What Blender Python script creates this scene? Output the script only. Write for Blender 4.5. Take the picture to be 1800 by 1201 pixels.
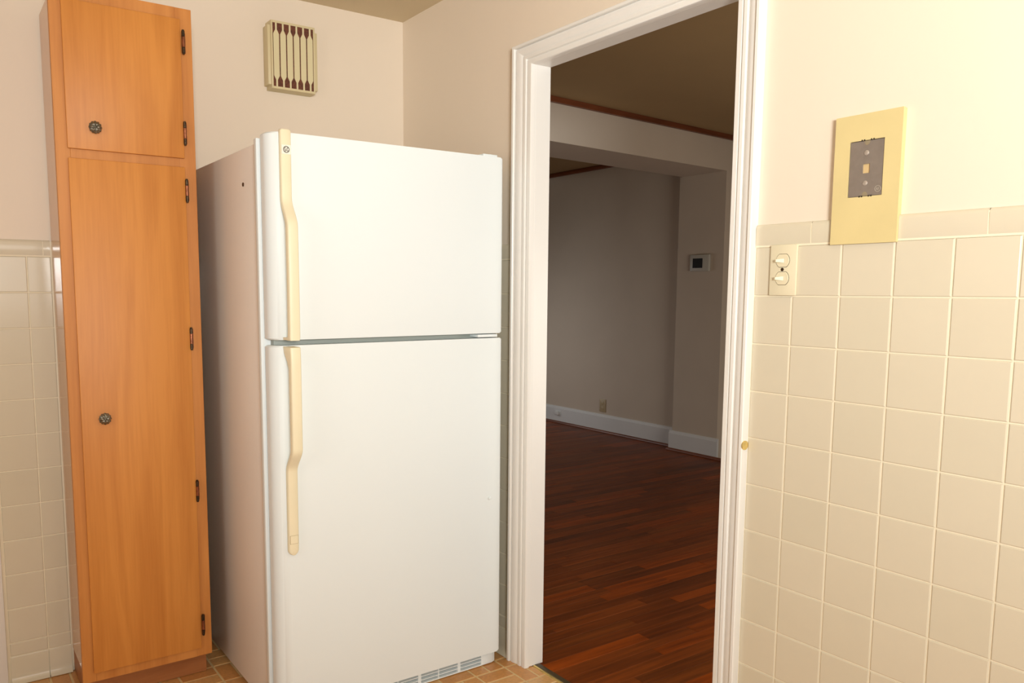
import bpy, bmesh, math, random
from mathutils import Vector, Matrix
random.seed(7)
C = bpy.context.scene.collection
for o in list(bpy.data.objects): bpy.data.objects.remove(o)
PI = math.pi

# ------------------------------------------------------------------ camera
cam_d = bpy.data.cameras.new('camera'); cam = bpy.data.objects.new('camera', cam_d); C.objects.link(cam)
cam_d.sensor_width = 36; cam_d.lens = 28.065; cam_d.shift_x = 0.04361; cam_d.shift_y = 0.03601; cam_d.clip_start = .05
def cam_axes(y, p, r):
    cy, sy, cp, sp = math.cos(y), math.sin(y), math.cos(p), math.sin(p)
    f = Vector((sy*cp, cy*cp, sp)); r0 = Vector((cy, -sy, 0)); u0 = r0.cross(f)
    return math.cos(r)*r0 + math.sin(r)*u0, -math.sin(r)*r0 + math.cos(r)*u0, f
rr, uu, ff = cam_axes(.59249, -.11002, .00307)
m = Matrix((rr, uu, -ff)).transposed().to_4x4(); m.translation = (-1.57305, -2.78777, 1.23893)
cam.matrix_world = m
bpy.context.scene.camera = cam

# ------------------------------------------------------------------ world, lights, exposure
w = bpy.data.worlds.new('world'); bpy.context.scene.world = w; w.use_nodes = True
w.node_tree.nodes['Background'].inputs[0].default_value = (.6, .7, .9, 1); w.node_tree.nodes['Background'].inputs[1].default_value = .05
vs = bpy.context.scene.view_settings
vs.view_transform = 'Standard'; vs.look = 'None'; vs.gamma = 1; vs.use_curve_mapping = False; vs.exposure = -0.1
def area(name, loc, target, sx, sy, power, col):
    d = bpy.data.lights.new(name, 'AREA'); d.shape = 'RECTANGLE'; d.size = sx; d.size_y = sy; d.energy = power; d.color = col
    o = bpy.data.objects.new(name, d); C.objects.link(o); o.location = loc
    o.rotation_euler = (Vector(target) - Vector(loc)).to_track_quat('-Z', 'Y').to_euler(); return o
area('photographers_flash', (-1.75, -3.9, 1.45), (.35, -.95, 2.5), .55, .40, 42, (.975, 1, 1)).data.spread = math.radians(115)
area('kitchen_window_light', (-.98, -4.15, 1.55), (-.9, 0, 1.3), .6, .9, 5, (1, .99, .97))
area('side_fill_light', (-2.9, -1.9, 1.35), (0, -1.4, 1.1), 1.0, 1.1, 9, (1, .985, .96))  # added fill from the left, brightens the fridge side and right wall corner
area('far_room_daylight', (1.9, 3.7, .95), (3.3, 1.5, .25), 1.2, .9, 4.0, (1, .98, .97)).data.spread = math.radians(110)
area('near_room_daylight', (1.5, -2.4, .95), (2.6, 1.2, .6), 1.4, .9, 30, (1, .95, .86))

# ------------------------------------------------------------------ helpers
def part(name, me, mat, parent=None, loc=None, kind=None, label=None):
    o = bpy.data.objects.new(name, me); C.objects.link(o)
    if mat is not None and not me.materials: me.materials.append(mat)
    if parent is not None: o.parent = parent
    if loc is not None: o.location = loc
    if kind: o['kind'] = kind
    if label: o['label'] = label
    return o
def thing(name, label, cat, loc=(0, 0, 0), group=None):
    o = bpy.data.objects.new(name, None); C.objects.link(o); o.location = loc; o.empty_display_size = .1
    o['label'] = label; o['category'] = cat
    if group: o['group'] = group
    return o
def holder(name):
    o = bpy.data.objects.new(name, None); C.objects.link(o); o['kind'] = 'structure'; return o
class MB:
    def __init__(s): s.v = []; s.f = []
    def add(s, v, f):
        n = len(s.v); s.v += [tuple(p) for p in v]; s.f += [tuple(i + n for i in q) for q in f]; return s
    def box(s, x0, x1, y0, y1, z0, z1, b=0):
        if x0 > x1: x0, x1 = x1, x0
        if y0 > y1: y0, y1 = y1, y0
        if z0 > z1: z0, z1 = z1, z0
        if not b:
            return s.add([(x, y, z) for x in (x0, x1) for y in (y0, y1) for z in (z0, z1)],
                         [(0, 1, 3, 2), (4, 6, 7, 5), (0, 4, 5, 1), (2, 3, 7, 6), (0, 2, 6, 4), (1, 5, 7, 3)])
        bm = bmesh.new(); bmesh.ops.create_cube(bm, size=1)
        for v in bm.verts: v.co = Vector(((x0+x1)/2 + v.co.x*(x1-x0), (y0+y1)/2 + v.co.y*(y1-y0), (z0+z1)/2 + v.co.z*(z1-z0)))
        bmesh.ops.bevel(bm, geom=bm.edges[:], offset=b, segments=2, profile=.5, affect='EDGES')
        bm.verts.index_update(); s.add([v.co[:] for v in bm.verts], [[v.index for v in f.verts] for f in bm.faces]); bm.free(); return s
    def prism(s, pts, a0, a1, axis='z', b=0):
        """closed outline pts extruded along an axis; b = small chamfer at the ends"""
        n = len(pts); cx = sum(p[0] for p in pts)/n; cy = sum(p[1] for p in pts)/n
        def P(p, a): return {'z': (p[0], p[1], a), 'x': (a, p[0], p[1]), 'y': (p[0], a, p[1])}[axis]
        def ins(p):
            d = math.hypot(p[0]-cx, p[1]-cy) or 1; return (p[0] - (p[0]-cx)/d*b*1.4, p[1] - (p[1]-cy)/d*b*1.4)
        rings = [(pts, a0), (pts, a1)] if not b else [([ins(p) for p in pts], a0), (pts, a0+b), (pts, a1-b), ([ins(p) for p in pts], a1)]
        v = [P(p, a) for ps, a in rings for p in ps]; f = []
        for k in range(len(rings)-1):
            f += [(k*n+i, k*n+(i+1) % n, (k+1)*n+(i+1) % n, (k+1)*n+i) for i in range(n)]
        f += [tuple(range(n))[::-1], tuple(range((len(rings)-1)*n, len(rings)*n))]
        return s.add(v, f)
    def cyl(s, c, r, h, axis='z', n=20, b=0):
        pts = [(r*math.cos(2*PI*i/n), r*math.sin(2*PI*i/n)) for i in range(n)]
        k = {'z': (0, 1, 2), 'x': (1, 2, 0), 'y': (0, 2, 1)}[axis]
        pts = [(p[0] + c[k[0]], p[1] + c[k[1]]) for p in pts]
        return s.prism(pts, c[k[2]] - h/2, c[k[2]] + h/2, axis, b)
    def mesh(s, name, smooth=0):
        me = bpy.data.meshes.new(name); me.from_pydata(s.v, [], s.f)
        bm = bmesh.new(); bm.from_mesh(me); bmesh.ops.recalc_face_normals(bm, faces=bm.faces[:]); bm.to_mesh(me); bm.free()
        if smooth:
            for p in me.polygons: p.use_smooth = True
            me.set_sharp_from_angle(angle=math.radians(smooth))
        return me
def B(name, dims, mat, parent=None, b=0, smooth=0, **k):
    return part(name, MB().box(*dims, b=b).mesh(name, smooth), mat, parent, **k)

# ------------------------------------------------------------------ materials
def mat(name, col, rough=.5, metal=0, bump=0, scale=30, var=0, spec=.5, coat=0, vscale=4, stretch=(1, 1, 1)):
    M = bpy.data.materials.new(name); M.use_nodes = True; nt = M.node_tree; N = nt.nodes; L = nt.links
    b = N['Principled BSDF']; b.inputs['Roughness'].default_value = rough; b.inputs['Metallic'].default_value = metal
    b.inputs['Specular IOR Level'].default_value = spec; b.inputs['Coat Weight'].default_value = coat; b.inputs['Coat Roughness'].default_value = .08
    tc = N.new('ShaderNodeTexCoord'); mp = N.new('ShaderNodeMapping'); mp.inputs['Scale'].default_value = stretch
    L.new(tc.outputs['Object'], mp.inputs['Vector'])
    n = N.new('ShaderNodeTexNoise'); n.inputs['Scale'].default_value = vscale; n.inputs['Detail'].default_value = 5; L.new(mp.outputs[0], n.inputs['Vector'])
    r = N.new('ShaderNodeValToRGB'); r.color_ramp.elements[0].position = .3; r.color_ramp.elements[1].position = .7
    r.color_ramp.elements[0].color = (*[c*(1-var) for c in col], 1); r.color_ramp.elements[1].color = (*[min(1, c*(1+var)) for c in col], 1)
    L.new(n.outputs['Fac'], r.inputs[0]); L.new(r.outputs[0], b.inputs['Base Color'])
    if bump:
        n2 = N.new('ShaderNodeTexNoise'); n2.inputs['Scale'].default_value = scale; n2.inputs['Detail'].default_value = 3; L.new(mp.outputs[0], n2.inputs['Vector'])
        bp = N.new('ShaderNodeBump'); bp.inputs['Strength'].default_value = bump; bp.inputs['Distance'].default_value = .002
        L.new(n2.outputs['Fac'], bp.inputs['Height']); L.new(bp.outputs[0], b.inputs['Normal'])
    return M
def rnd_mat(name, cols, rough, coat=0, grain=None, bump=.1, speck=0, spec=.5):
    """piece material: colour picked per object or per separate piece; grain = mapping scale of a stretched noise"""
    M = bpy.data.materials.new(name); M.use_nodes = True; nt = M.node_tree; N = nt.nodes; L = nt.links
    b = N['Principled BSDF']; b.inputs['Roughness'].default_value = rough; b.inputs['Coat Weight'].default_value = coat
    b.inputs['Coat Roughness'].default_value = .12; b.inputs['Specular IOR Level'].default_value = spec
    oi = N.new('ShaderNodeObjectInfo'); ge = N.new('ShaderNodeNewGeometry'); ad = N.new('ShaderNodeMath'); ad.operation = 'ADD'; fr = N.new('ShaderNodeMath'); fr.operation = 'FRACT'
    L.new(oi.outputs['Random'], ad.inputs[0]); L.new(ge.outputs['Random Per Island'], ad.inputs[1]); L.new(ad.outputs[0], fr.inputs[0])
    r = N.new('ShaderNodeValToRGB'); e = r.color_ramp.elements
    while len(e) < len(cols): e.new(.5)
    for i, c in enumerate(cols): e[i].position = i/(len(cols)-1); e[i].color = (*c, 1)
    L.new(fr.outputs[0], r.inputs[0])
    tc = N.new('ShaderNodeNewGeometry'); mp = N.new('ShaderNodeMapping'); mp.inputs['Scale'].default_value = grain or (1, 1, 1)
    off = N.new('ShaderNodeVectorMath'); off.operation = 'SCALE'; off.inputs[0].default_value = (3.1, 7.7, 1.3); L.new(fr.outputs[0], off.inputs['Scale'])
    av = N.new('ShaderNodeVectorMath'); av.operation = 'ADD'; L.new(tc.outputs['Position'], av.inputs[0]); L.new(off.outputs[0], av.inputs[1])
    L.new(av.outputs[0], mp.inputs['Vector'])
    n = N.new('ShaderNodeTexNoise'); n.inputs['Scale'].default_value = 1; n.inputs['Detail'].default_value = 6; n.inputs['Roughness'].default_value = .6; L.new(mp.outputs[0], n.inputs['Vector'])
    rg = N.new('ShaderNodeMapRange'); rg.inputs['From Min'].default_value = .3; rg.inputs['From Max'].default_value = .7
    rg.inputs['To Min'].default_value = 1 - speck; rg.inputs['To Max'].default_value = 1 + speck; L.new(n.outputs['Fac'], rg.inputs['Value'])
    mu = N.new('ShaderNodeVectorMath'); mu.operation = 'SCALE'; L.new(r.outputs[0], mu.inputs[0]); L.new(rg.outputs[0], mu.inputs['Scale'])
    L.new(mu.outputs[0], b.inputs['Base Color'])
    bp = N.new('ShaderNodeBump'); bp.inputs['Strength'].default_value = bump; bp.inputs['Distance'].default_value = .001
    L.new(n.outputs['Fac'], bp.inputs['Height']); L.new(bp.outputs[0], b.inputs['Normal'])
    return M
def wood(name, base, dark, rough, scale=(14, 14, 1.1), coat=0):
    M = bpy.data.materials.new(name); M.use_nodes = True; nt = M.node_tree; N = nt.nodes; L = nt.links
    b = N['Principled BSDF']; b.inputs['Roughness'].default_value = rough; b.inputs['Coat Weight'].default_value = coat; b.inputs['Coat Roughness'].default_value = .15
    tc = N.new('ShaderNodeNewGeometry'); mp = N.new('ShaderNodeMapping'); mp.inputs['Scale'].default_value = scale; L.new(tc.outputs['Position'], mp.inputs['Vector'])
    n = N.new('ShaderNodeTexNoise'); n.inputs['Scale'].default_value = 1; n.inputs['Detail'].default_value = 4; n.inputs['Distortion'].default_value = 1.2; L.new(mp.outputs[0], n.inputs['Vector'])
    mp2 = N.new('ShaderNodeMapping'); mp2.inputs['Scale'].default_value = tuple(s*(12 if s > 5 else 6) for s in scale); L.new(tc.outputs['Position'], mp2.inputs['Vector'])
    n2 = N.new('ShaderNodeTexNoise'); n2.inputs['Scale'].default_value = 1; n2.inputs['Detail'].default_value = 5; L.new(mp2.outputs[0], n2.inputs['Vector'])
    mx = N.new('ShaderNodeMix'); mx.data_type = 'FLOAT'; mx.inputs['Factor'].default_value = .24; L.new(n.outputs['Fac'], mx.inputs['A']); L.new(n2.outputs['Fac'], mx.inputs['B'])
    r = N.new('ShaderNodeValToRGB'); e = r.color_ramp.elements; e[0].position = .32; e[0].color = (*dark, 1); e[1].position = .62; e[1].color = (*base, 1)
    L.new(mx.outputs['Result'], r.inputs[0]); L.new(r.outputs[0], b.inputs['Base Color'])
    bp = N.new('ShaderNodeBump'); bp.inputs['Strength'].default_value = .08; bp.inputs['Distance'].default_value = .001; L.new(n2.outputs['Fac'], bp.inputs['Height']); L.new(bp.outputs[0], b.inputs['Normal'])
    return M
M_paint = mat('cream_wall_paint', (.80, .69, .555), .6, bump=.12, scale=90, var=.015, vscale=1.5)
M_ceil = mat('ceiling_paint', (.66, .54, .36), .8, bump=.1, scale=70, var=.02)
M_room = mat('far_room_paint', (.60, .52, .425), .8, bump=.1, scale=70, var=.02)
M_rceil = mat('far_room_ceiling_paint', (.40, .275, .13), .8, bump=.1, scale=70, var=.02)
M_trim = mat('white_gloss_trim_paint', (.82, .80, .75), .35, bump=.15, scale=60, var=.02)
M_base = mat('white_baseboard_paint', (.72, .74, .74), .45, bump=.08, scale=60, var=.02)
M_tile = rnd_mat('beige_glazed_tile', [(.655, .595, .45), (.685, .62, .475), (.67, .605, .46)], .16, 0, (9, 9, 9), .05, .012)
M_grout = mat('pale_grout', (.86, .77, .58), .7, bump=.3, scale=400, var=.04)
M_cab = wood('honey_maple', (.66, .265, .052), (.53, .19, .032), .5)
M_cab2 = wood('honey_maple_frame', (.62, .25, .055), (.49, .175, .032), .5)
M_cabside = wood('glossy_cabinet_side', (.62, .27, .07), (.50, .20, .045), .25, coat=.5)
M_toe = wood('toe_kick_wood', (.40, .15, .045), (.30, .10, .025), .5, scale=(1.5, 14, 14))
M_fr = mat('white_appliance_enamel', (.795, .85, .85), .48, bump=.03, scale=300, var=.003, spec=.35)
M_side = mat('white_appliance_side', (.84, .80, .74), .34, bump=.25, scale=500, var=.02, vscale=3)
M_gask = mat('grey_door_gasket', (.34, .36, .32), .5)
M_hand = mat('yellowed_plastic', (.84, .76, .54), .4, var=.02, vscale=10)
M_dark = mat('dark_metal', (.06, .05, .04), .35, metal=.6)
M_slot = mat('dusty_slot', (.20, .19, .17), .9, var=.3, vscale=60)
M_bronze = mat('antique_copper', (.30, .115, .06), .3, metal=.9, var=.4, vscale=90)
M_bronze_dk = mat('dark_bronze', (.07, .045, .025), .35, metal=.8, var=.4, vscale=120)
M_pewter = mat('antique_pewter', (.24, .23, .19), .34, metal=.9, var=.45, vscale=220)
M_chime = mat('cream_chime_plastic', (.66, .56, .33), .45, var=.02)
M_slat = mat('chime_slat_plastic', (.69, .61, .37), .45, var=.02)
M_brown = mat('brown_grille_cloth', (.13, .04, .02), .8, var=.4, vscale=150, bump=.4, scale=500)
M_yell = mat('yellow_phone_plate', (.68, .56, .27), .45, var=.03, vscale=12)
M_steel = mat('stamped_grey_steel', (.26, .22, .185), .45, metal=.35, var=.08, vscale=60)
M_switch = mat('ivory_switch_plate', (.75, .68, .48), .35, var=.02)
M_ivory = mat('ivory_toggle', (.76, .68, .47), .35)
M_black = mat('black_screen', (.012, .014, .014), .25)
M_tstat = mat('thermostat_plastic', (.50, .49, .43), .5)
M_outlet = mat('tan_outlet_plastic', (.46, .37, .22), .45)
M_rwood = wood('dark_reddish_trim_wood', (.20, .055, .018), (.12, .03, .01), .4, scale=(2, 2, 14))
M_thr = wood('threshold_wood', (.10, .07, .03), (.05, .035, .015), .5, scale=(14, 1.5, 14))
M_brass = mat('brass_edge', (.75, .58, .22), .3, metal=.6, var=.15, vscale=60)
M_brick = rnd_mat('vinyl_brick', [(.66, .34, .115), (.56, .25, .07), (.68, .40, .16), (.62, .30, .09), (.52, .22, .06)], .38, .2, (120, 120, 120), .15, .14)
M_joint = mat('vinyl_joint', (.70, .52, .26), .5, var=.08, vscale=60)
M_board = rnd_mat('dark_red_oak_board', [(.20, .046, .006), (.15, .034, .005), (.24, .055, .007), (.17, .039, .005), (.31, .060, .004), (.125, .030, .005), (.20, .050, .007)], .45, 0, (2.5, 45, 45), .25, .38, spec=.2)
M_under = mat('floor_joint_dark', (.045, .014, .004), .9, spec=.1)

# ------------------------------------------------------------------ setting: shells
Z0 = 1.3376; T = .1095          # underside of the tile cap row; tile pitch
CEI = 2.258; H2 = 2.337
YL, YR = -.815, -1.562          # doorway jambs
HD = 1.9215
wr = part('wall_right', MB().box(.004, .060, YL+.02, 4.2, 0, H2+.05).box(.004, .060, -4.25, YR-.02, 0, H2+.05).box(.004, .060, YR-.02, YL+.02, HD+.02, H2+.05).mesh('wr'), M_paint, kind='structure')
for p, dims in (('plaster', (0, .004, -.725, .0, Z0+.0497, CEI)), ('plaster', (0, .004, -4.25, -1.63, Z0+.0497, CEI)), ('plaster', (0, .004, -1.63, -.725, HD+.02, CEI))):
    B(p, dims, M_paint, wr)
# far room side of the same wall is painted like the far room
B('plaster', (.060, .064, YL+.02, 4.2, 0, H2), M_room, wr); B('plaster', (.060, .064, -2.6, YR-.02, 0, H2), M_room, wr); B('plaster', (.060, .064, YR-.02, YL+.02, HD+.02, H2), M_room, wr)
wb = B('wall_back', (-3.1, .0, 0, .1, 0, CEI+.1), M_paint, kind='structure')
B('wall_left', (-3.1, -3.0, -4.25, 0, 0, CEI+.1), M_paint, kind='structure')
B('wall_front', (-3.1, 0, -4.35, -4.25, 0, CEI+.1), M_paint, kind='structure')
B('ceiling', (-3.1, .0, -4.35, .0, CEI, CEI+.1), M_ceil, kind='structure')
# far room
RX, PX = 3.30, 3.20
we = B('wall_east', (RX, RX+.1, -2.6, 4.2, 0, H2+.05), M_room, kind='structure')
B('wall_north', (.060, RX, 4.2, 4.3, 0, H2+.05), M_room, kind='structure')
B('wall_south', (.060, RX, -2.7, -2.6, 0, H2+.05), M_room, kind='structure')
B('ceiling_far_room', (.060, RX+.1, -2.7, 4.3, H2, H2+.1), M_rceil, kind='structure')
BZ = 2.091; BY = lambda x, o=0: BYF + .092*(x-1.4) + o      # the beam runs slightly out of square
BYF = .838
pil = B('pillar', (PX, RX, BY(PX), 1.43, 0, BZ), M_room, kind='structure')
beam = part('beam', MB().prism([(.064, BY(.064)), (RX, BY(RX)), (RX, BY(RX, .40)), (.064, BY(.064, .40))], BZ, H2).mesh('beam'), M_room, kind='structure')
def strip(name, dims, mt, k=.006):
    return B(name, dims, mt, b=k, smooth=30, kind='structure')
part('trim_1', MB().prism([(.065, BY(.065, -.024)), (RX, BY(RX, -.024)), (RX, BY(RX)), (.065, BY(.065))], 2.305, H2-.001, b=.003).mesh('trim', 30), M_rwood, kind='structure')          # wood strip along the top of the beam
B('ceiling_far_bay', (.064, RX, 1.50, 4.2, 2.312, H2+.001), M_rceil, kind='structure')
strip('trim_2', (RX-.022, RX, 1.445, 4.19, 2.275, 2.311), M_rwood)       # picture rail above the far wall
def baseboard(name, segs):
    h = holder(name)
    for (x0, x1, y0, y1, along, z) in segs:
        # board with a small rounded cap
        if along == 'y': pr = [(x0, 0), (x0, z-.022), (x0+.004, z-.018), (x0+.006, z-.006), (x0+.012, z), (x1, z), (x1, 0)]; me = MB().prism(pr, y0, y1, 'y').mesh('baseboard')
        else: pr = [(y0, 0), (y0, z-.022), (y0+.004, z-.018), (y0+.006, z-.006), (y0+.012, z), (y1, z), (y1, 0)]; me = MB().prism(pr, x0, x1, 'x').mesh('baseboard')
        part('board', me, M_base, h)
    return h
bb = baseboard('baseboard_east', [(RX-.018, RX, 1.43, 4.19, 'y', .158), (PX-.018, PX, BY(PX, -.018), 1.45, 'y', .155)])
def shoe(x, y0, y1):
    pr = [(x, 0)] + [(x - .017*math.cos(a), .001 + .019*math.sin(a)) for a in [i*PI/2/6 for i in range(7)]]
    return MB().prism(pr, y0, y1, 'y').mesh('shoe', 40)
part('shoe_moulding', shoe(RX-.018, 1.46, 4.19), M_rwood, bb); part('shoe_moulding', shoe(PX-.018, .93, 1.46), M_rwood, bb)

# ------------------------------------------------------------------ tiles
def tile_mesh(w, h, th=.006, b=.0022, name='tile'):
    """glazed tile in its own frame: width along x, height along z, face towards -y"""
    a, c = w/2, h/2
    v = [(-a, 0, -c), (a, 0, -c), (a, 0, c), (-a, 0, c), (-a, -th+b, -c), (a, -th+b, -c), (a, -th+b, c), (-a, -th+b, c),
         (-a+b*.35, -th+b*.35, -c+b*.35), (a-b*.35, -th+b*.35, -c+b*.35), (a-b*.35, -th+b*.35, c-b*.35), (-a+b*.35, -th+b*.35, c-b*.35),
         (-a+b, -th, -c+b), (a-b, -th, -c+b), (a-b, -th, c-b), (-a+b, -th, c-b)]
    f = [(0, 1, 2, 3)]
    for k in (0, 4, 8): f += [(k+i, k+(i+1) % 4, k+4+(i+1) % 4, k+4+i) for i in range(4)]
    f += [(12, 13, 14, 15)]
    me = MB().add(v, f).mesh(name)
    return me
G = .0022
cache = {}
def tmesh(w, h, th=.006):
    k = (round(w, 4), round(h, 4), th)
    if k not in cache:
        cache[k] = tile_mesh(w, h, th); cache[k].materials.append(M_tile)
    return cache[k]
def place_tile(parent, side, a0, a1, z0, z1, th=.006, name='tile'):
    """side 'R': wall X=0, a = y range; side 'B': wall Y=0, a = x range"""
    me = tmesh(a1-a0-G, z1-z0-G, th)
    o = part(name, me, None, parent)
    j = lambda s: random.uniform(-s, s)
    if side == 'B': o.location = ((a0+a1)/2, .0, (z0+z1)/2); o.rotation_euler = (j(.0025), 0, j(.003))
    else: o.location = (.0, (a0+a1)/2, (z0+z1)/2); o.rotation_euler = (j(.0025), 0, -PI/2 + j(.003))
    return o
def rows():
    r = [(Z0 - T*(i+1), Z0 - T*i) for i in range(11)]
    zb = Z0 - 11*T
    return r + [(.090, zb)]
def cove_tile(parent, side, a0, a1):
    pr = [(0, .002), (0, .089), (-.006, .089), (-.0075, .086), (-.0075, .03), (-.010, .016), (-.017, .006), (-.022, .002)]
    if side == 'B': me = MB().prism(pr, a0+G/2, a1-G/2, 'x').mesh('cove', 50)
    else: me = MB().prism([(x, z) for x, z in pr], -a1+G/2, -a0-G/2, 'y').mesh('cove', 50)
    if side == 'R':
        for v in me.vertices: v.co.y = -v.co.y
        me.flip_normals()
    return part('cove_tile', me, M_tile, parent)
def cap_tile(parent, side, a0, a1):
    z = Z0
    pr = [(0, z+G/2), (0, z+.0495), (-.003, z+.0495), (-.006, z+.046), (-.0075, z+.040), (-.0065, z+.004), (-.0055, z+G/2)]
    if side == 'B': me = MB().prism(pr, a0+G/2, a1-G/2, 'x').mesh('cap', 60)
    else: me = MB().prism(pr, a0+G/2, a1-G/2, 'y').mesh('cap', 60)
    return part('cap_tile', me, M_tile, parent)
# backing grout beds
B('grout_bed', (-.0038, .004, -4.2, -1.63, 0, Z0+.046), M_grout, wr); B('grout_bed', (-.0038, .004, -.725, 0, 0, Z0+.046), M_grout, wr)
B('grout_bed', (-1.432, 0, -.0038, 0, 0, Z0+.046), M_grout, wb)
B('grout_bed', (-.0062, .003, -2.80, -1.631, Z0-.001, Z0+.045), M_grout, wr); B('grout_bed', (-.0062, .003, -.725, -.415, Z0-.001, Z0+.045), M_grout, wr)
B('grout_bed', (-1.431, -.66, -.0062, 0, Z0-.001, Z0+.045), M_grout, wb)
# right wall, right of the doorway: joints at y = -1.692-.. (measured grid)
Y0 = -1.72905 + .0
js = [-1.631] + [Y0 - T*k for k in range(0, 12)]
for a, b in zip(js[:-1], js[1:]):
    for z0, z1 in rows(): place_tile(wr, 'R', b, a, z0, z1)
    cove_tile(wr, 'R', b, a)
caps = [-1.631, -1.768, -1.940, -2.112, -2.284, -2.456, -2.628, -2.80]
for a, b in zip(caps[:-1], caps[1:]): cap_tile(wr, 'R', b, a)
# right wall, between fridge and doorway
js = [-.725, -.634, -.5245, -.415]
for a, b in zip(js[:-1], js[1:]):
    for z0, z1 in rows(): place_tile(wr, 'R', a, b, z0, z1)
    cove_tile(wr, 'R', a, b)
for a, b in ((-.725, -.56), (-.56, -.415)): cap_tile(wr, 'R', a, b)
# back wall
X0 = -1.3170
for a, b in ((-1.4245, X0), (X0, X0+T), (X0+3*T, X0+4*T), (X0+4*T, X0+5*T), (X0+5*T, X0+6*T)):
    for z0, z1 in rows():
        place_tile(wb, 'B', a, b if b != X0+T else -1.2505, z0, z1)
    cove_tile(wb, 'B', a, b if b != X0+T else -1.2505)
for a, b in ((-1.431, -1.271), (-1.271, -1.2505), (-.927, -.755), (-.755, -.66)): cap_tile(wb, 'B', a, b)

# ------------------------------------------------------------------ door casings
def casing(parent, name, I, O, prof, label=None):
    """I, O: two inner and two outer (y, z) end points; prof: (s, depth) across the width"""
    n = len(prof); v = []
    for e in (0, 1):
        for s, d in prof: v.append((-d, I[e][0]*(1-s)+O[e][0]*s, I[e][1]*(1-s)+O[e][1]*s))
    f = [(i, (i+1) % n, n+(i+1) % n, n+i) for i in range(n)] + [tuple(range(n)), tuple(range(n, 2*n))[::-1]]
    return part(name, MB().add(v, f).mesh(name, 25), M_trim, parent, label=label)
prof = [(0, -.003), (0, .009), (.015, .0125), (.04, .014), (.20, .0145), (.215, .011), (.26, .011), (.275, .0145), (.30, .0165), (.42, .0165), (.44, .0125), (.48, .0125),
        (.51, .0145), (.60, .0175), (.72, .0195), (.80, .0195), (.815, .015), (.845, .015), (.855, .023), (.875, .0255), (.975, .0255), (1, .023), (1, -.003)]
d1 = holder('door_1')
OL, OR, HT = -.729, -1.630, 1.988
casing(d1, 'casing', ((YL, 0), (YL, HD)), ((OL, 0), (OL, HT)), prof)
casing(d1, 'casing', ((YL, HD), (YR, HD)), ((OL, HT), (OR, HT)), prof)
casing(d1, 'casing', ((YR, HD), (YR, 0)), ((OR, HT), (OR, 0)), prof)
B('jamb', (.003, .062, YL, YL+.02, .002, HD+.02), M_trim, d1, b=.0015); B('jamb', (.003, .062, YR-.02, YR, .002, HD+.02), M_trim, d1, b=.0015)
B('jamb', (.003, .062, YR, YL, HD, HD+.02), M_trim, d1, b=.0015)
part('strike_plate', MB().cyl((-.016, -1.6312, .882), .011, .0025, 'y', 16).mesh('strike', 40), M_brass, d1, label='small brass plug in the door casing edge')
# doorway on the back wall at the far left, only its white casing shows
d2 = holder('door_2')
B('casing', (-1.530, -1.4325, -.018, 0, 0, 2.03), M_trim, d2, b=.003, smooth=30)
B('casing', (-2.40, -2.302, -.018, 0, 0, 2.03), M_trim, d2, b=.003, smooth=30)
B('casing', (-2.40, -1.4325, -.018, 0, 2.03, 2.12), M_trim, d2, b=.003, smooth=30)
B('leaf', (-2.302, -1.530, -.008, 0, .01, 2.03), M_trim, d2)
for zz in ((.15, .95), (1.1, 1.9)):
    for xx in ((-2.20, -1.96), (-1.87, -1.63)): B('panel', (*xx, -.014, -.006, *zz), M_trim, d2, b=.004)

# ------------------------------------------------------------------ kitchen floor: brick-pattern vinyl
fl = B('floor', (-3.1, .022, -4.35, .0, -.06, -.0012), M_joint, kind='structure')
U = .05714
def bmesh_brick(w, d):
    k = ('b', round(w, 4), round(d, 4))
    if k not in cache:
        a, c = w/2, d/2; t = .0012; e = .0010
        v = [(-a, -c, -t), (a, -c, -t), (a, c, -t), (-a, c, -t), (-a+e, -c+e, 0), (a-e, -c+e, 0), (a-e, c-e, 0), (-a+e, c-e, 0)]
        cache[k] = MB().add(v, [(0, 3, 2, 1), (4, 5, 6, 7)] + [(i, (i+1) % 4, 4+(i+1) % 4, 4+i) for i in range(4)]).mesh('brick'); cache[k].materials.append(M_brick)
    return cache[k]
stuff = MB(); GV = .0065
def brick(x0, x1, y0, y1, single, ylim):
    x0, x1 = max(x0, -3.0), min(x1, .021); y0, y1 = max(y0, ylim[0]), min(y1, ylim[1])
    if x1-x0 < .012 or y1-y0 < .012: return
    w, d = x1-x0-GV, y1-y0-GV
    me = bmesh_brick(w, d)
    if single: part('brick', me, None, fl, loc=((x0+x1)/2, (y0+y1)/2, 0))
    else: stuff.add([(v.co.x+(x0+x1)/2, v.co.y+(y0+y1)/2, v.co.z) for v in me.vertices], [tuple(p.vertices) for p in me.polygons])
def field(ya, V, ylim, par, inside):
    """basket weave; block corner at x=-.062, y=ya; par flips the weave"""
    i0 = -26
    for i in range(i0, 2):
        xb = -.062 + i*2*U
        j0 = int(math.floor((ylim[0]-ya)/(2*V)))-1; j1 = int(math.ceil((ylim[1]-ya)/(2*V)))+1
        for j in range(j0, j1):
            yb = ya + j*2*V
            s = inside(xb+U, yb+V)
            if (i + j + par) % 2 == 0:
                brick(xb, xb+U, yb, yb+2*V, s, ylim); brick(xb+U, xb+2*U, yb, yb+2*V, s, ylim)
            else:
                brick(xb, xb+2*U, yb, yb+V, s, ylim); brick(xb, xb+2*U, yb+V, yb+2*V, s, ylim)
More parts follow.
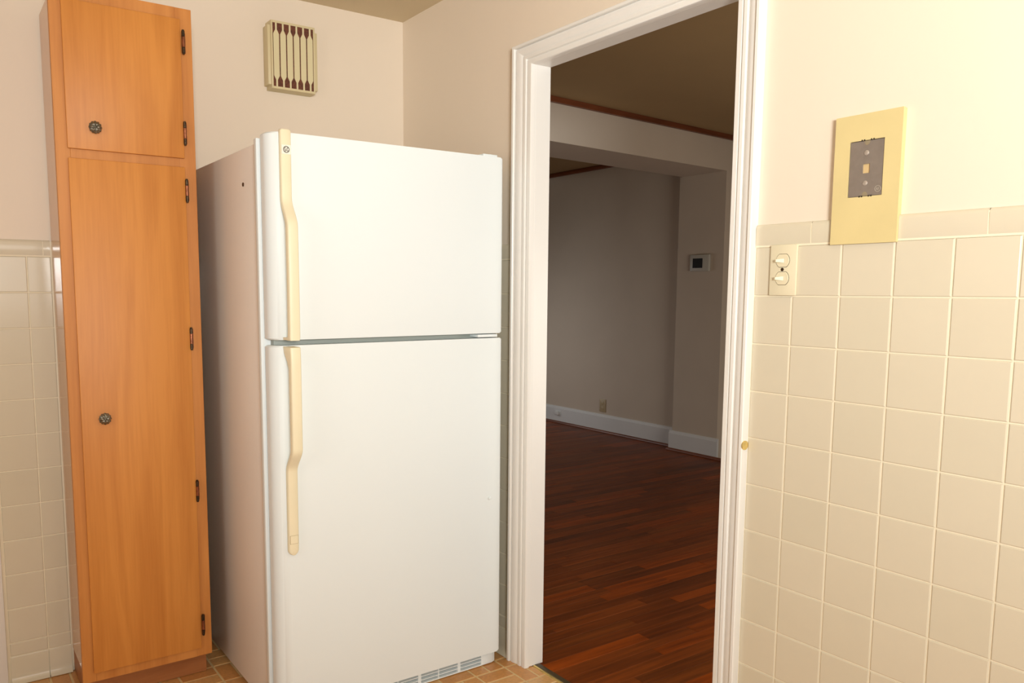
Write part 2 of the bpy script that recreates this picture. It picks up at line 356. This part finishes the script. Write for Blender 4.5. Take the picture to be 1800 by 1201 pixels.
# front field: block corner (-.062, -.770) with the vertical pair at x -.062..+.052, y -.883..-.770
field(-.770, .0563, (-4.25, -.585), 1, lambda x, y: x > -.85 and y > -1.15)
field(-.234, .0590, (-.585, -.002), 0, lambda x, y: -1.47 < x < -.70)
part('small_bricks', stuff.mesh('small_bricks'), M_brick, fl, kind='stuff')
strip('trim_3', (.027, .0460, YR+.001, YL-.001, -.003, .005), M_thr, .002)
B('metal_edge', (.0205, .0275, YR+.001, YL-.001, -.002, .0035), M_brass, bpy.data.objects['trim_3'], b=.001)

# ------------------------------------------------------------------ wood floor of the far room
wf = B('floor_far_room', (.0460, RX+.1, -2.7, 4.3, -.06, -.001), M_under, kind='structure')
boards = []; PW = .0572; y = -2.6; row = 0
while y < 4.2:
    x = .0470; first = random.uniform(.12, .95)
    while x < RX - .001:
        L_ = first if x < .05 else random.uniform(.35, 1.15); x1 = min(RX-.001, x+L_)
        if RX - x1 < .12: x1 = RX-.001
        boards.append((x, x1, y, y+PW)); x = x1
    y += PW; row += 1
cx, cy = -1.573, -2.788
def in_view(b):
    # sight wedge through the doorway, a step wider on both sides
    for xx in (b[0], (b[0]+b[1])/2, b[1]):
        k = (b[2]+.03 - cy)/(xx - cx)
        if .62 < k < 1.36: return True
    return False
boards.sort(key=lambda b: (0 if in_view(b) else 1, math.hypot((b[0]+b[1])/2-cx, b[2]-cy)))
rest = MB()
def board_geo(w, d):
    a, c = w/2, d/2; t = .0008; e = .0003
    return [(-a, -c, -t), (a, -c, -t), (a, c, -t), (-a, c, -t), (-a+e, -c+e, 0), (a-e, -c+e, 0), (a-e, c-e, 0), (-a+e, c-e, 0)], \
        [(0, 3, 2, 1), (4, 5, 6, 7)] + [(i, (i+1) % 4, 4+(i+1) % 4, 4+i) for i in range(4)]
for n, (x0, x1, y0, y1) in enumerate(boards):
    v, f = board_geo(x1-x0-.0008, y1-y0-.0010)
    if n < 290: part('floorboard', MB().add(v, f).mesh('floorboard'), M_board, wf, loc=((x0+x1)/2, (y0+y1)/2, random.uniform(-.0003, .0003)))
    else: rest.add([(p[0]+(x0+x1)/2, p[1]+(y0+y1)/2, p[2]) for p in v], f)
part('distant_floorboards', rest.mesh('boards'), M_board, wf, kind='stuff')

# ------------------------------------------------------------------ refrigerator
fr = thing('refrigerator', 'white two-door top-freezer refrigerator standing between the tall wooden cabinet and the doorway', 'refrigerator', (-.445, -.40, 0))
O = fr.location.copy()
def fp(name, me, mt, parent=None, **k):
    """part given in world coordinates, re-based on the thing's origin"""
    o = part(name, me, mt, parent or fr, **k)
    base = O if parent is None or parent == fr else None
    if base is not None: me.transform(Matrix.Translation(-O))
    else: me.transform(Matrix.Translation(-O))
    return o
def arc(cx, cy, r, a0, a1, n=8): return [(cx+r*math.cos(math.radians(a0+(a1-a0)*i/n)), cy+r*math.sin(math.radians(a0+(a1-a0)*i/n))) for i in range(n+1)]
body = MB().box(-.815, -.067, -.665, -.035, .018, 1.632, b=.004)
fp('body', body.mesh('body', 30), M_side, label='textured white steel body')
fp('front_flange', MB().box(-.829, -.066, -.678, -.660, .030, 1.638, b=.002).mesh('flange', 30), M_fr)
fp('gasket', MB().box(-.800, -.078, -.692, -.676, .06, 1.085).box(-.800, -.078, -.692, -.676, 1.11, 1.63).mesh('gasket'), M_gask)
fp('divider', MB().box(-.802, -.076, -.700, -.676, 1.080, 1.112, b=.003).mesh('divider', 30), M_gask, label='grey strip between the two doors')
def door_outline(): return arc(-.784, -.707, .038, 180, 270, 10) + arc(-.074, -.735, .010, 270, 360, 5) + [(-.064, -.690), (-.822, -.690)]
fz = fp('freezer_door', MB().prism(door_outline(), 1.1045, 1.6475, 'z', b=.004).mesh('freezer_door', 35), M_fr)
fd = fp('lower_door', MB().prism(door_outline(), .050, 1.0895, 'z', b=.004).mesh('lower_door', 35), M_fr)
def handle(secs, name, parent):
    """secs: (z, y_front, y_back, half width); chamfered cross-sections swept down the door"""
    v = []; HX = -.7775
    for z, yf, yb, hw in secs:
        c = min(.004, hw*.5)
        v += [(HX-hw, yb, z), (HX-hw, yf+c, z), (HX-hw+c*.35, yf+c*.35, z), (HX-hw+c, yf, z), (HX+hw-c, yf, z), (HX+hw-c*.35, yf+c*.35, z), (HX+hw, yf+c, z), (HX+hw, yb, z)]
    n = 8; f = []
    for k in range(len(secs)-1): f += [(k*n+i, k*n+(i+1) % n, (k+1)*n+(i+1) % n, (k+1)*n+i) for i in range(n)]
    f += [tuple(range(n)), tuple(range((len(secs)-1)*n, len(secs)*n))[::-1]]
    return fp(name, MB().add(v, f).mesh(name, 40), M_hand, parent)
DF = -.7455
HW = .0148
def s_curve(z0, z1, y0, y1, t0, t1, n=8):
    r = []
    for i in range(n+1):
        u = i/n; s = u*u*(3-2*u); r.append((z0+(z1-z0)*u, y0+(y1-y0)*s, (y0+(y1-y0)*s) + t0+(t1-t0)*s, HW))
    return r
up = [(1.653, -.757, DF, HW-.002), (1.650, -.759, DF, HW)] + s_curve(1.48, 1.40, -.759, -.797, .0135, .016)
up += [(1.25, -.7985, -.7825, HW), (1.13, -.798, -.782, HW), (1.1135, -.797, -.780, HW), (1.1125, -.797, DF, HW), (1.1055, -.797, DF, HW-.001)]
hz = handle(up, 'handle', fz)
lo = [(1.0880, -.794, DF, HW-.001), (1.0865, -.797, DF, HW), (1.070, -.799, -.752, HW), (1.050, -.800, -.772, HW), (1.03, -.800, -.783, HW), (.90, -.800, -.784, HW)]
lo += s_curve(.815, .745, -.800, -.759, .016, .0135)
lo += [(.540, -.758, DF, HW)] + [(.527 - .0148*math.sin(a), -.757, DF, max(.002, HW*math.cos(a))) for a in [i*PI/2/8 for i in range(9)]]
hl = handle(lo, 'handle', fd)
fp('badge', MB().box(-.7900, -.7650, -.7605, -.757, 1.589, 1.613, b=.0006).mesh('badge'), mat('badge_plastic', (.86, .83, .72), .3), fz, label='small square badge with a dark circular monogram')
# monogram: dark ring and interlaced script letters
mono = MB(); bx, bz, by = -.7775, 1.601, -.7612
def tube2(pts, r, cl=False, n=6):
    v = []; N = len(pts)
    for i, p in enumerate(pts):
        q = pts[(i+1) % N] if (cl or i < N-1) else p; q0 = pts[i-1] if (cl or i > 0) else p
        tx, tz = q[0]-q0[0], q[1]-q0[1]; l = math.hypot(tx, tz) or 1; nx, nz = -tz/l, tx/l
        for k in range(n): a = 2*PI*k/n; v.append((bx+p[0]+nx*r*math.cos(a), by+r*.6*math.sin(a), bz+p[1]+nz*r*math.cos(a)))
    f = []
    for i in range(N if cl else N-1):
        j = (i+1) % N; f += [(i*n+k, i*n+(k+1) % n, j*n+(k+1) % n, j*n+k) for k in range(n)]
    mono.add(v, f)
tube2([(.0078*math.cos(a), .0078*math.sin(a)) for a in [2*PI*i/28 for i in range(28)]], .0008, True)
for q in range(4): # four small inner scrolls of the emblem
    a0 = PI/4 + q*PI/2; tube2([(.0066*math.cos(a0)+.0012*math.cos(t), .0066*math.sin(a0)+.0012*math.sin(t)) for t in [2*PI*i/8 for i in range(8)]], .0004, True)
tube2([(-.0008+.0028*math.cos(a)-.0016, .0028*math.sin(a)+.001) for a in [math.radians(d) for d in range(50, 330, 20)]] + [(-.0008, -.0005), (-.0026, -.0004), (-.0008, -.0005), (-.0010, -.0044), (-.0028, -.0046)], .00055)   # G
tube2([(.0044, .0030), (.0030, .0042), (.0016, .0034), (.0016, .0016), (.0030, .0008), (.0016, 0), (.0012, -.0020), (.0024, -.0036), (.0042, -.0030), (.0050, -.0014)], .00055)                                  # E
fp('monogram', mono.mesh('monogram', 60), M_dark, fz, label='dark circular monogram of two script letters')
fp('handle_cap', MB().box(-.7885, -.7665, -.7595, -.756, .546, .568, b=.0005).mesh('cap'), M_hand, fd, label='small square insert near the handle tip')
fp('handle_outline', MB().box(-.7893, -.7657, -.7585, -.7565, .5452, .5688).mesh('outline'), mat('handle_gap', (.45, .36, .2), .6), fd)
fp('screw_plug', MB().cyl((-.1116, -.7475, .574), .0052, .004, 'y', 20, b=.0012).mesh('plug', 40), M_fr, fd)
fp('hinge_cover', MB().box(-.135, -.080, -.735, -.640, 1.640, 1.656, b=.003).cyl((-.098, -.715, 1.652), .010, .013, 'z', 16, b=.002).mesh('hc', 30), M_fr, label='top hinge cover')
fp('middle_hinge', MB().box(-.158, -.083, -.744, -.690, 1.0925, 1.1015, b=.0015).mesh('mh', 30), M_fr, label='white hinge bracket between the doors')
fp('side_hole_plug', MB().cyl((-.8155, -.527, 1.5335), .0055, .003, 'x', 16).mesh('hole', 40), M_bronze_dk, label='dark plug high on the side panel')
# toe grille
gr = fp('toe_grille', MB().box(-.810, -.0615, -.700, -.672, .004, .050).mesh('grille'), M_slot, label='dusty recess of the toe grille')
fp('end_block', MB().prism([(-.124, -.722), (-.080, -.722), (-.066, -.716), (-.0605, -.700), (-.124, -.700)], .003, .036, 'z', b=.001).mesh('endblock', 30), M_fr, gr)
fp('top_rail', MB().box(-.812, -.0605, -.712, -.690, .0385, .049, b=.001).mesh('rail'), M_fr, gr)
for z0, z1 in ((.003, .0065), (.0155, .0180), (.0275, .0300)):
    fp('slat', MB().box(-.812, -.123, -.7225, -.706, z0, z1, b=.0005).mesh('slat'), M_fr, gr)
x = -.2165; k = 0
while x > -.80:
    wd = .011 if k % 2 == 0 else .003
    fp('divider_bar', MB().box(x, x+wd, -.7215, -.705, .003, .038, b=.0005).mesh('bar'), M_fr, gr); x -= .074; k += 1
for x0 in (-.78, -.12):
    for y0 in (-.62, -.10): fp('foot', MB().cyl((x0, y0, .010), .018, .020, 'z', 16, b=.002).mesh('foot', 40), M_dark)

# ------------------------------------------------------------------ tall cabinet
cb = thing('tall_cabinet', 'tall narrow honey-coloured wooden pantry cabinet with two doors, left of the refrigerator', 'cabinet', (-1.065, -.15, 0))
O = cb.location.copy()
_cp = fp
def cp(name, me, mt, parent=None, **k):
    o = part(name, me, mt, parent or cb, **k); me.transform(Matrix.Translation(-O)); return o
XL, XR = -1.259, -.882; XS = -1.2475
cp('side_panel', MB().box(XS, XS+.018, -.281, -.0085, .080, 2.052).mesh('side'), M_cabside)
cp('side_panel', MB().box(XR-.018, XR, -.281, -.0085, .080, 2.052).mesh('side'), M_cab2)
cp('top_panel', MB().box(XS+.018, XR-.018, -.281, -.0085, 2.034, 2.052).mesh('top'), M_cab2)
cp('bottom_panel', MB().box(XS+.018, XR-.018, -.281, -.0085, .082, .100).mesh('bottom'), M_cab2)
cp('back_panel', MB().box(XS+.018, XR-.018, -.016, -.0085, .100, 2.034).mesh('back'), M_cab2)
FY0, FY1 = -.300, -.281
cp('stile', MB().box(XL, XL+.037, FY0, FY1, .0795, 2.0545, b=.0012).mesh('stile'), M_cab2)
cp('stile', MB().box(XR-.047, XR, FY0, FY1, .0795, 2.0545, b=.0012).mesh('stile'), M_cab2)
for z0, z1 in ((2.008, 2.0545), (1.585, 1.640), (.0795, .122)): cp('rail', MB().box(XL+.037, XR-.047, FY0, FY1, z0, z1).mesh('rail'), M_cab2)
cp('toe_kick', MB().box(XS+.002, XR-.006, -.2495, -.010, .002, .080).mesh('toe'), M_toe, label='darker recessed toe kick')
DX0, DX1 = -1.2300, -.9165
def cab_door(z0, z1, kx, kz, hinges):
    d = cp('door', MB().box(DX0, DX1, -.3105, -.3035, z0, z1, b=.0022).box(DX0+.003, DX1-.003, -.3036, -.3001, z0+.003, z1-.003).mesh('door', 35), M_cab)
    # knob: floral rosette on a short neck
    n, m = 72, 9; v = []; f = []; R = .0168
    for i in range(m+1):
        r = i/m
        for j in range(n):
            a = 2*PI*j/n; pet = abs(math.cos(3*a)); edge = 1 + .05*math.cos(12*a)
            h = .0060*(1-r**3) + .0022*math.sin(PI*min(1, r*1.15))*pet - .0015*math.exp(-((r-.30)/.09)**2) + .0018*math.exp(-(r/.16)**2) + .0010*math.cos(12*a)*max(0, r-.55)
            v.append((kx + R*r*edge*math.cos(a), -.3260 - h, kz + R*r*edge*math.sin(a)))
    for i in range(m): f += [(i*n+j, i*n+(j+1) % n, (i+1)*n+(j+1) % n, (i+1)*n+j) for j in range(n)]
    b0 = len(v); v += [(kx + R*.8*math.cos(2*PI*j/n), -.3215, kz + R*.8*math.sin(2*PI*j/n)) for j in range(n)]
    f += [(m*n+j, m*n+(j+1) % n, b0+(j+1) % n, b0+j) for j in range(n)] + [tuple(range(b0, b0+n))]
    kb = MB().add(v, f); kb.cyl((kx, -.316, kz), .006, .013, 'y', 16)
    cp('knob', kb.mesh('knob', 60), M_pewter, d, label='round floral knob of aged dark metal')
    for hx, hz in hinges:
        hb = MB()
        hb.cyl((hx, -.3145, hz), .0046, .030, 'z', 14, b=.0004); hb.box(hx-.001, hx+.009, -.3035, -.3005, hz-.028, hz+.028)
        h = cp('hinge', hb.mesh('hinge', 40), M_bronze, d, label='small copper-toned barrel hinge')
        # darker upper and lower knuckles join the barrel
        e = MB(); e.cyl((hx, -.3145, hz+.0235), .0046, .016, 'z', 14, b=.0006); e.cyl((hx, -.3145, hz-.0235), .0046, .016, 'z', 14, b=.0006)
        e.cyl((hx, -.3145, hz+.0330), .0036, .004, 'z', 12, b=.001); e.cyl((hx, -.3145, hz-.0330), .0036, .004, 'z', 12, b=.001)
        hm = e.mesh('knuckles', 40); hm.transform(Matrix.Translation(-O))
        # same object, second material slot
        bm = bmesh.new(); bm.from_mesh(h.data); n0 = len(bm.faces); bm.from_mesh(hm); bm.faces.ensure_lookup_table()
        for fc in bm.faces[n0:]: fc.material_index = 1
        bm.to_mesh(h.data); bm.free(); h.data.materials.append(M_bronze_dk)
    return d
cab_door(1.6245, 2.0205, -1.1600, 1.6845, [(-.9105, 1.956), (-.9145, 1.696)])
cab_door(.1085, 1.5990, -1.1700, .868, [(-.9145, 1.530), (-.9165, 1.090), (-.9145, .618), (-.9110, .185)])

# ------------------------------------------------------------------ door chime box
ch = thing('door_chime', 'cream plastic door chime box with brown slotted grille, mounted high above the refrigerator', 'door chime', (-.468, 0, 1.93))
O = ch.location.copy()
def hp(name, me, mt, parent=None, **k):
    o = part(name, me, mt, parent or ch, **k); me.transform(Matrix.Translation(-O)); return o
hp('side_wings', MB().box(-.5555, -.374, -.046, -.001, 1.943, 2.141, b=.0015).mesh('wings', 30), M_chime)
IX0, IX1, IZ0, IZ1 = -.5460, -.3860, 1.930, 2.156
fy = -.054
ic = MB().box(IX0, IX1, -.049, -.001, IZ0, IZ1)
ic.box(IX0, IX0+.0060, fy, -.049, IZ0, IZ1, b=.001).box(IX1-.0060, IX1, fy, -.049, IZ0, IZ1, b=.001)
ic.box(IX0+.0060, IX1-.0060, fy, -.049, IZ1-.0075, IZ1).box(IX0+.0060, IX1-.0060, fy, -.049, IZ0, IZ0+.0075)
hp('case', ic.mesh('case', 30), M_chime)
gx0, gx1, gz0, gz1 = IX0+.0060, IX1-.0060, IZ0+.0075, IZ1-.0075
hp('grille_cloth', MB().box(gx0, gx1, -.0518, -.0488, gz0, gz1).mesh('cloth'), M_brown)
P6 = (gx1-gx0)/6
for i in range(6):
    c = gx0 + P6*(i+.5); wN, wW = .0030, P6/2-.0022; h1, h2 = .022, .036
    pts = [(c-wN, gz0), (c+wN, gz0), (c+wN, gz0+h1), (c+wW, gz0+h2), (c+wW, gz1-h2), (c+wN, gz1-h1), (c+wN, gz1), (c-wN, gz1), (c-wN, gz1-h1), (c-wW, gz1-h2), (c-wW, gz0+h2), (c-wN, gz0+h1)]
    hp('slat', MB().prism(pts, -.0532, -.0518, 'y').mesh('slat'), M_slat)

# ------------------------------------------------------------------ yellow phone plate
ph = thing('phone_plate', 'tall yellowed wall plate with grey steel phone jack mount, overlapping the tile border', 'wall plate', (0, -1.887, 1.46))
O = ph.location.copy()
def pp(name, me, mt, parent=None, **k):
    o = part(name, me, mt, parent or ph, **k); me.transform(Matrix.Translation(-O)); return o
py0, py1, pz0, pz1 = -1.9535, -1.8170, 1.3345, 1.5885
oy0, oy1, oz0, oz1 = -1.9200, -1.8490, 1.4270, 1.5365
fx0, fx1 = -.0145, -.0078
pl = MB(); 
for d in ((py0, oy0, pz0, pz1), (oy1, py1, pz0, pz1), (oy0, oy1, pz0, oz0), (oy0, oy1, oz1, pz1)): pl.box(fx0, fx1, d[0], d[1], d[2], d[3])
bm = bmesh.new(); tmp = pl.mesh('plate'); bm.from_mesh(tmp); bmesh.ops.remove_doubles(bm, verts=bm.verts[:], dist=1e-5)
bm.to_mesh(tmp); bm.free()
bo = pp('cover', tmp, M_yell, label='yellowed rectangular cover plate')
pp('rim', MB().box(fx1, -.0001, py0+.001, py0+.003, pz0+.001, pz1-.001).box(fx1, -.0001, py1-.003, py1-.001, pz0+.001, pz1-.001).box(fx1, -.0001, py0+.003, py1-.003, pz1-.003, pz1-.001).box(fx1, -.0001, py0+.003, py1-.003, pz0+.001, pz0+.003).mesh('rim'), M_yell)
jy, jw = -1.8845, .0075; sx0, sx1 = -.0128, -.0098
st = MB(); jz0, jz1 = 1.4725, 1.4905
for d in ((oy0+.001, jy-jw, oz0+.001, oz1-.001), (jy+jw, oy1-.001, oz0+.001, oz1-.001), (jy-jw, jy+jw, oz0+.001, jz0), (jy-jw, jy+jw, jz1, oz1-.001)): st.box(sx0, sx1, *d)
pp('steel_mount', st.mesh('steel'), M_steel, label='grey stamped steel mount')
pp('jack_recess', MB().box(-.0098, -.004, jy-jw-.003, jy+jw+.003, jz0-.003, jz1+.003).mesh('recess'), mat('jack_plastic', (.62, .45, .22), .5), label='tan jack socket')
for zz in (1.5120, 1.4530):
    pp('screw', MB().cyl((-.0136, jy, zz), .0050, .0018, 'x', 18, b=.0005).mesh('screw', 40), mat('screw_steel', (.46, .40, .34), .35, metal=.4))
for zz, sg in ((oz1-.001, -1), (oz0+.001, 1)):
    pts = [(jy + .0060*math.cos(a), zz + sg*.0085*math.sin(a)) for a in [PI*i/10 for i in range(11)]]
    pp('lug', MB().prism(pts, -.0133, -.0128, 'x').mesh('lug'), mat('lug_metal', (.33, .27, .17), .5, metal=.3))
for zz in (oz1, oz0):
    for dy in (-.014, -.009, .005, .010):
        pp('tab', MB().box(-.0150, -.0128, jy+dy-.0013, jy+dy+.0013, zz-.0012, zz+.0018).mesh('tab'), M_dark)
# stamped emblem: small circle with lettering
em = MB(); ey, ez = -1.9105, 1.4400; n = 28
v = []
for k, (r, d) in enumerate(((.0062, .0), (.0062, .0006), (.0054, .0006), (.0054, .0))):
    v += [(sx0-d, ey+r*math.cos(2*PI*i/n), ez+r*math.sin(2*PI*i/n)) for i in range(n)]
em.add(v, [(k*n+i, k*n+(i+1) % n, (k+1)*n+(i+1) % n, (k+1)*n+i) for k in range(3) for i in range(n)])
for a in ((.0032, -.0028, .0018, .0026), (.0005, -.0028, .0018, .0026), (-.0010, -.0028, -.0010, .0026), (-.0010, .0026, -.0034, .0024), (-.0010, 0, -.0030, 0), (.0026, -.0004, .0010, -.0004)):
    y0_, z0_, y1_, z1_ = a
    dy, dz = y1_-y0_, z1_-z0_; l = math.hypot(dy, dz); ny, nz = -dz/l*.0003, dy/l*.0003
    em.prism([(ey+y0_+ny, ez+z0_+nz), (ey+y1_+ny, ez+z1_+nz), (ey+y1_-ny, ez+z1_-nz), (ey+y0_-ny, ez+z0_-nz)], sx0-.0005, sx0, 'x')
pp('emblem', em.mesh('emblem'), mat('emblem_steel', (.55, .50, .42), .35, metal=.4), label='small stamped circular maker mark')

# ------------------------------------------------------------------ double light switch
sw = thing('light_switch', 'ivory wall plate with two stacked toggle switches, set on the tiles beside the doorway', 'light switch', (0, -1.7075, 1.286))
O = sw.location.copy()
def sp(name, me, mt, parent=None, **k):
    o = part(name, me, mt, parent or sw, **k); me.transform(Matrix.Translation(-O)); return o
sy0, sy1, sz0, sz1 = -1.7405, -1.6745, 1.2295, 1.3405
sp('plate', MB().box(-.0125, -.0075, sy0, sy1, sz0, sz1, b=.002).box(-.0080, -.0001, sy0+.002, sy1-.002, sz0+.002, sz1-.002).mesh('plate', 40), M_switch)
for zz in (1.3055, 1.2670):
    def blob(w, h): # round-sided despard outline
        r = w/2; pts = []
        a0 = math.asin(min(1, h/2/r))
        for i in range(9): a = -a0 + 2*a0*i/8; pts.append((-1.7070 + r*math.cos(a), zz + r*math.sin(a)))
        for i in range(9): a = PI-a0 + 2*a0*i/8; pts.append((-1.7070 + r*math.cos(a), zz + r*math.sin(a)))
        return pts
    sp('switch_gap', MB().prism(blob(.0345, .0295), -.0129, -.0120, 'x').mesh('gap'), M_bronze_dk)
    t = sp('toggle_switch', MB().prism(blob(.0328, .0278), -.0142, -.0120, 'x', b=.0006).mesh('sw', 30), M_ivory)
    sp('slot', MB().box(-.0146, -.0140, -1.7150, -1.6980, zz-.0062, zz+.0058).mesh('slot'), M_switch, t)
    # lever thrown towards the doorway
    lv = [(-.0140, -1.7120, zz-.0046), (-.0140, -1.7060, zz-.0046), (-.0140, -1.7060, zz+.0042), (-.0140, -1.7120, zz+.0042),
          (-.0245, -1.6975, zz-.0032), (-.0225, -1.6935, zz-.0032), (-.0225, -1.6935, zz+.0026), (-.0245, -1.6975, zz+.0026)]
    sp('lever', MB().add(lv, [(0, 1, 2, 3), (4, 5, 6, 7), (0, 1, 5, 4), (1, 2, 6, 5), (2, 3, 7, 6), (3, 0, 4, 7)]).mesh('lever'), M_ivory, t)
sp('screw', MB().cyl((-.0128, -1.7065, 1.2862), .0037, .002, 'x', 16, b=.0005).mesh('screw', 40), M_bronze_dk)

# ------------------------------------------------------------------ far room fittings
tt = thing('thermostat', 'small pale thermostat with a dark screen on the far wall pier seen through the doorway', 'thermostat', (PX, 1.20, 1.445))
O = tt.location.copy()
def tp(name, me, mt, **k):
    o = part(name, me, mt, tt, **k); me.transform(Matrix.Translation(-O)); return o
tp('housing', MB().box(PX-.024, PX-.0005, 1.115, 1.290, 1.384, 1.506, b=.005).mesh('housing', 40), M_tstat)
tp('screen', MB().box(PX-.0255, PX-.0235, 1.172, 1.262, 1.408, 1.478).mesh('screen'), M_black)
ot = thing('wall_outlet', 'tan electrical outlet plate on the far wall above the white baseboard', 'outlet', (RX, 2.313, .235))
O = ot.location.copy()
def op(name, me, mt, **k):
    o = part(name, me, mt, ot, **k); me.transform(Matrix.Translation(-O)); return o
op('plate', MB().box(RX-.007, RX-.0005, 2.277, 2.350, .178, .290, b=.002).mesh('plate', 40), M_outlet)
for zz in (.213, .255): op('socket', MB().box(RX-.009, RX-.0065, 2.298, 2.329, zz-.013, zz+.013, b=.001).mesh('socket', 40), M_outlet)
jk = thing('phone_jack', 'small white jack box fixed low on the far baseboard, left of the tan outlet', 'phone jack', (RX-.018, 2.895, .095))
O = jk.location.copy()
for nm, d, mt in (('base_plate', (RX-.024, RX-.0185, 2.855, 2.937, .072, .118), M_base), ('jack', (RX-.044, RX-.0235, 2.875, 2.918, .080, .112), M_base)):
    me = MB().box(*d, b=.002).mesh(nm, 40); me.transform(Matrix.Translation(-O)); part(nm, me, mt, jk)
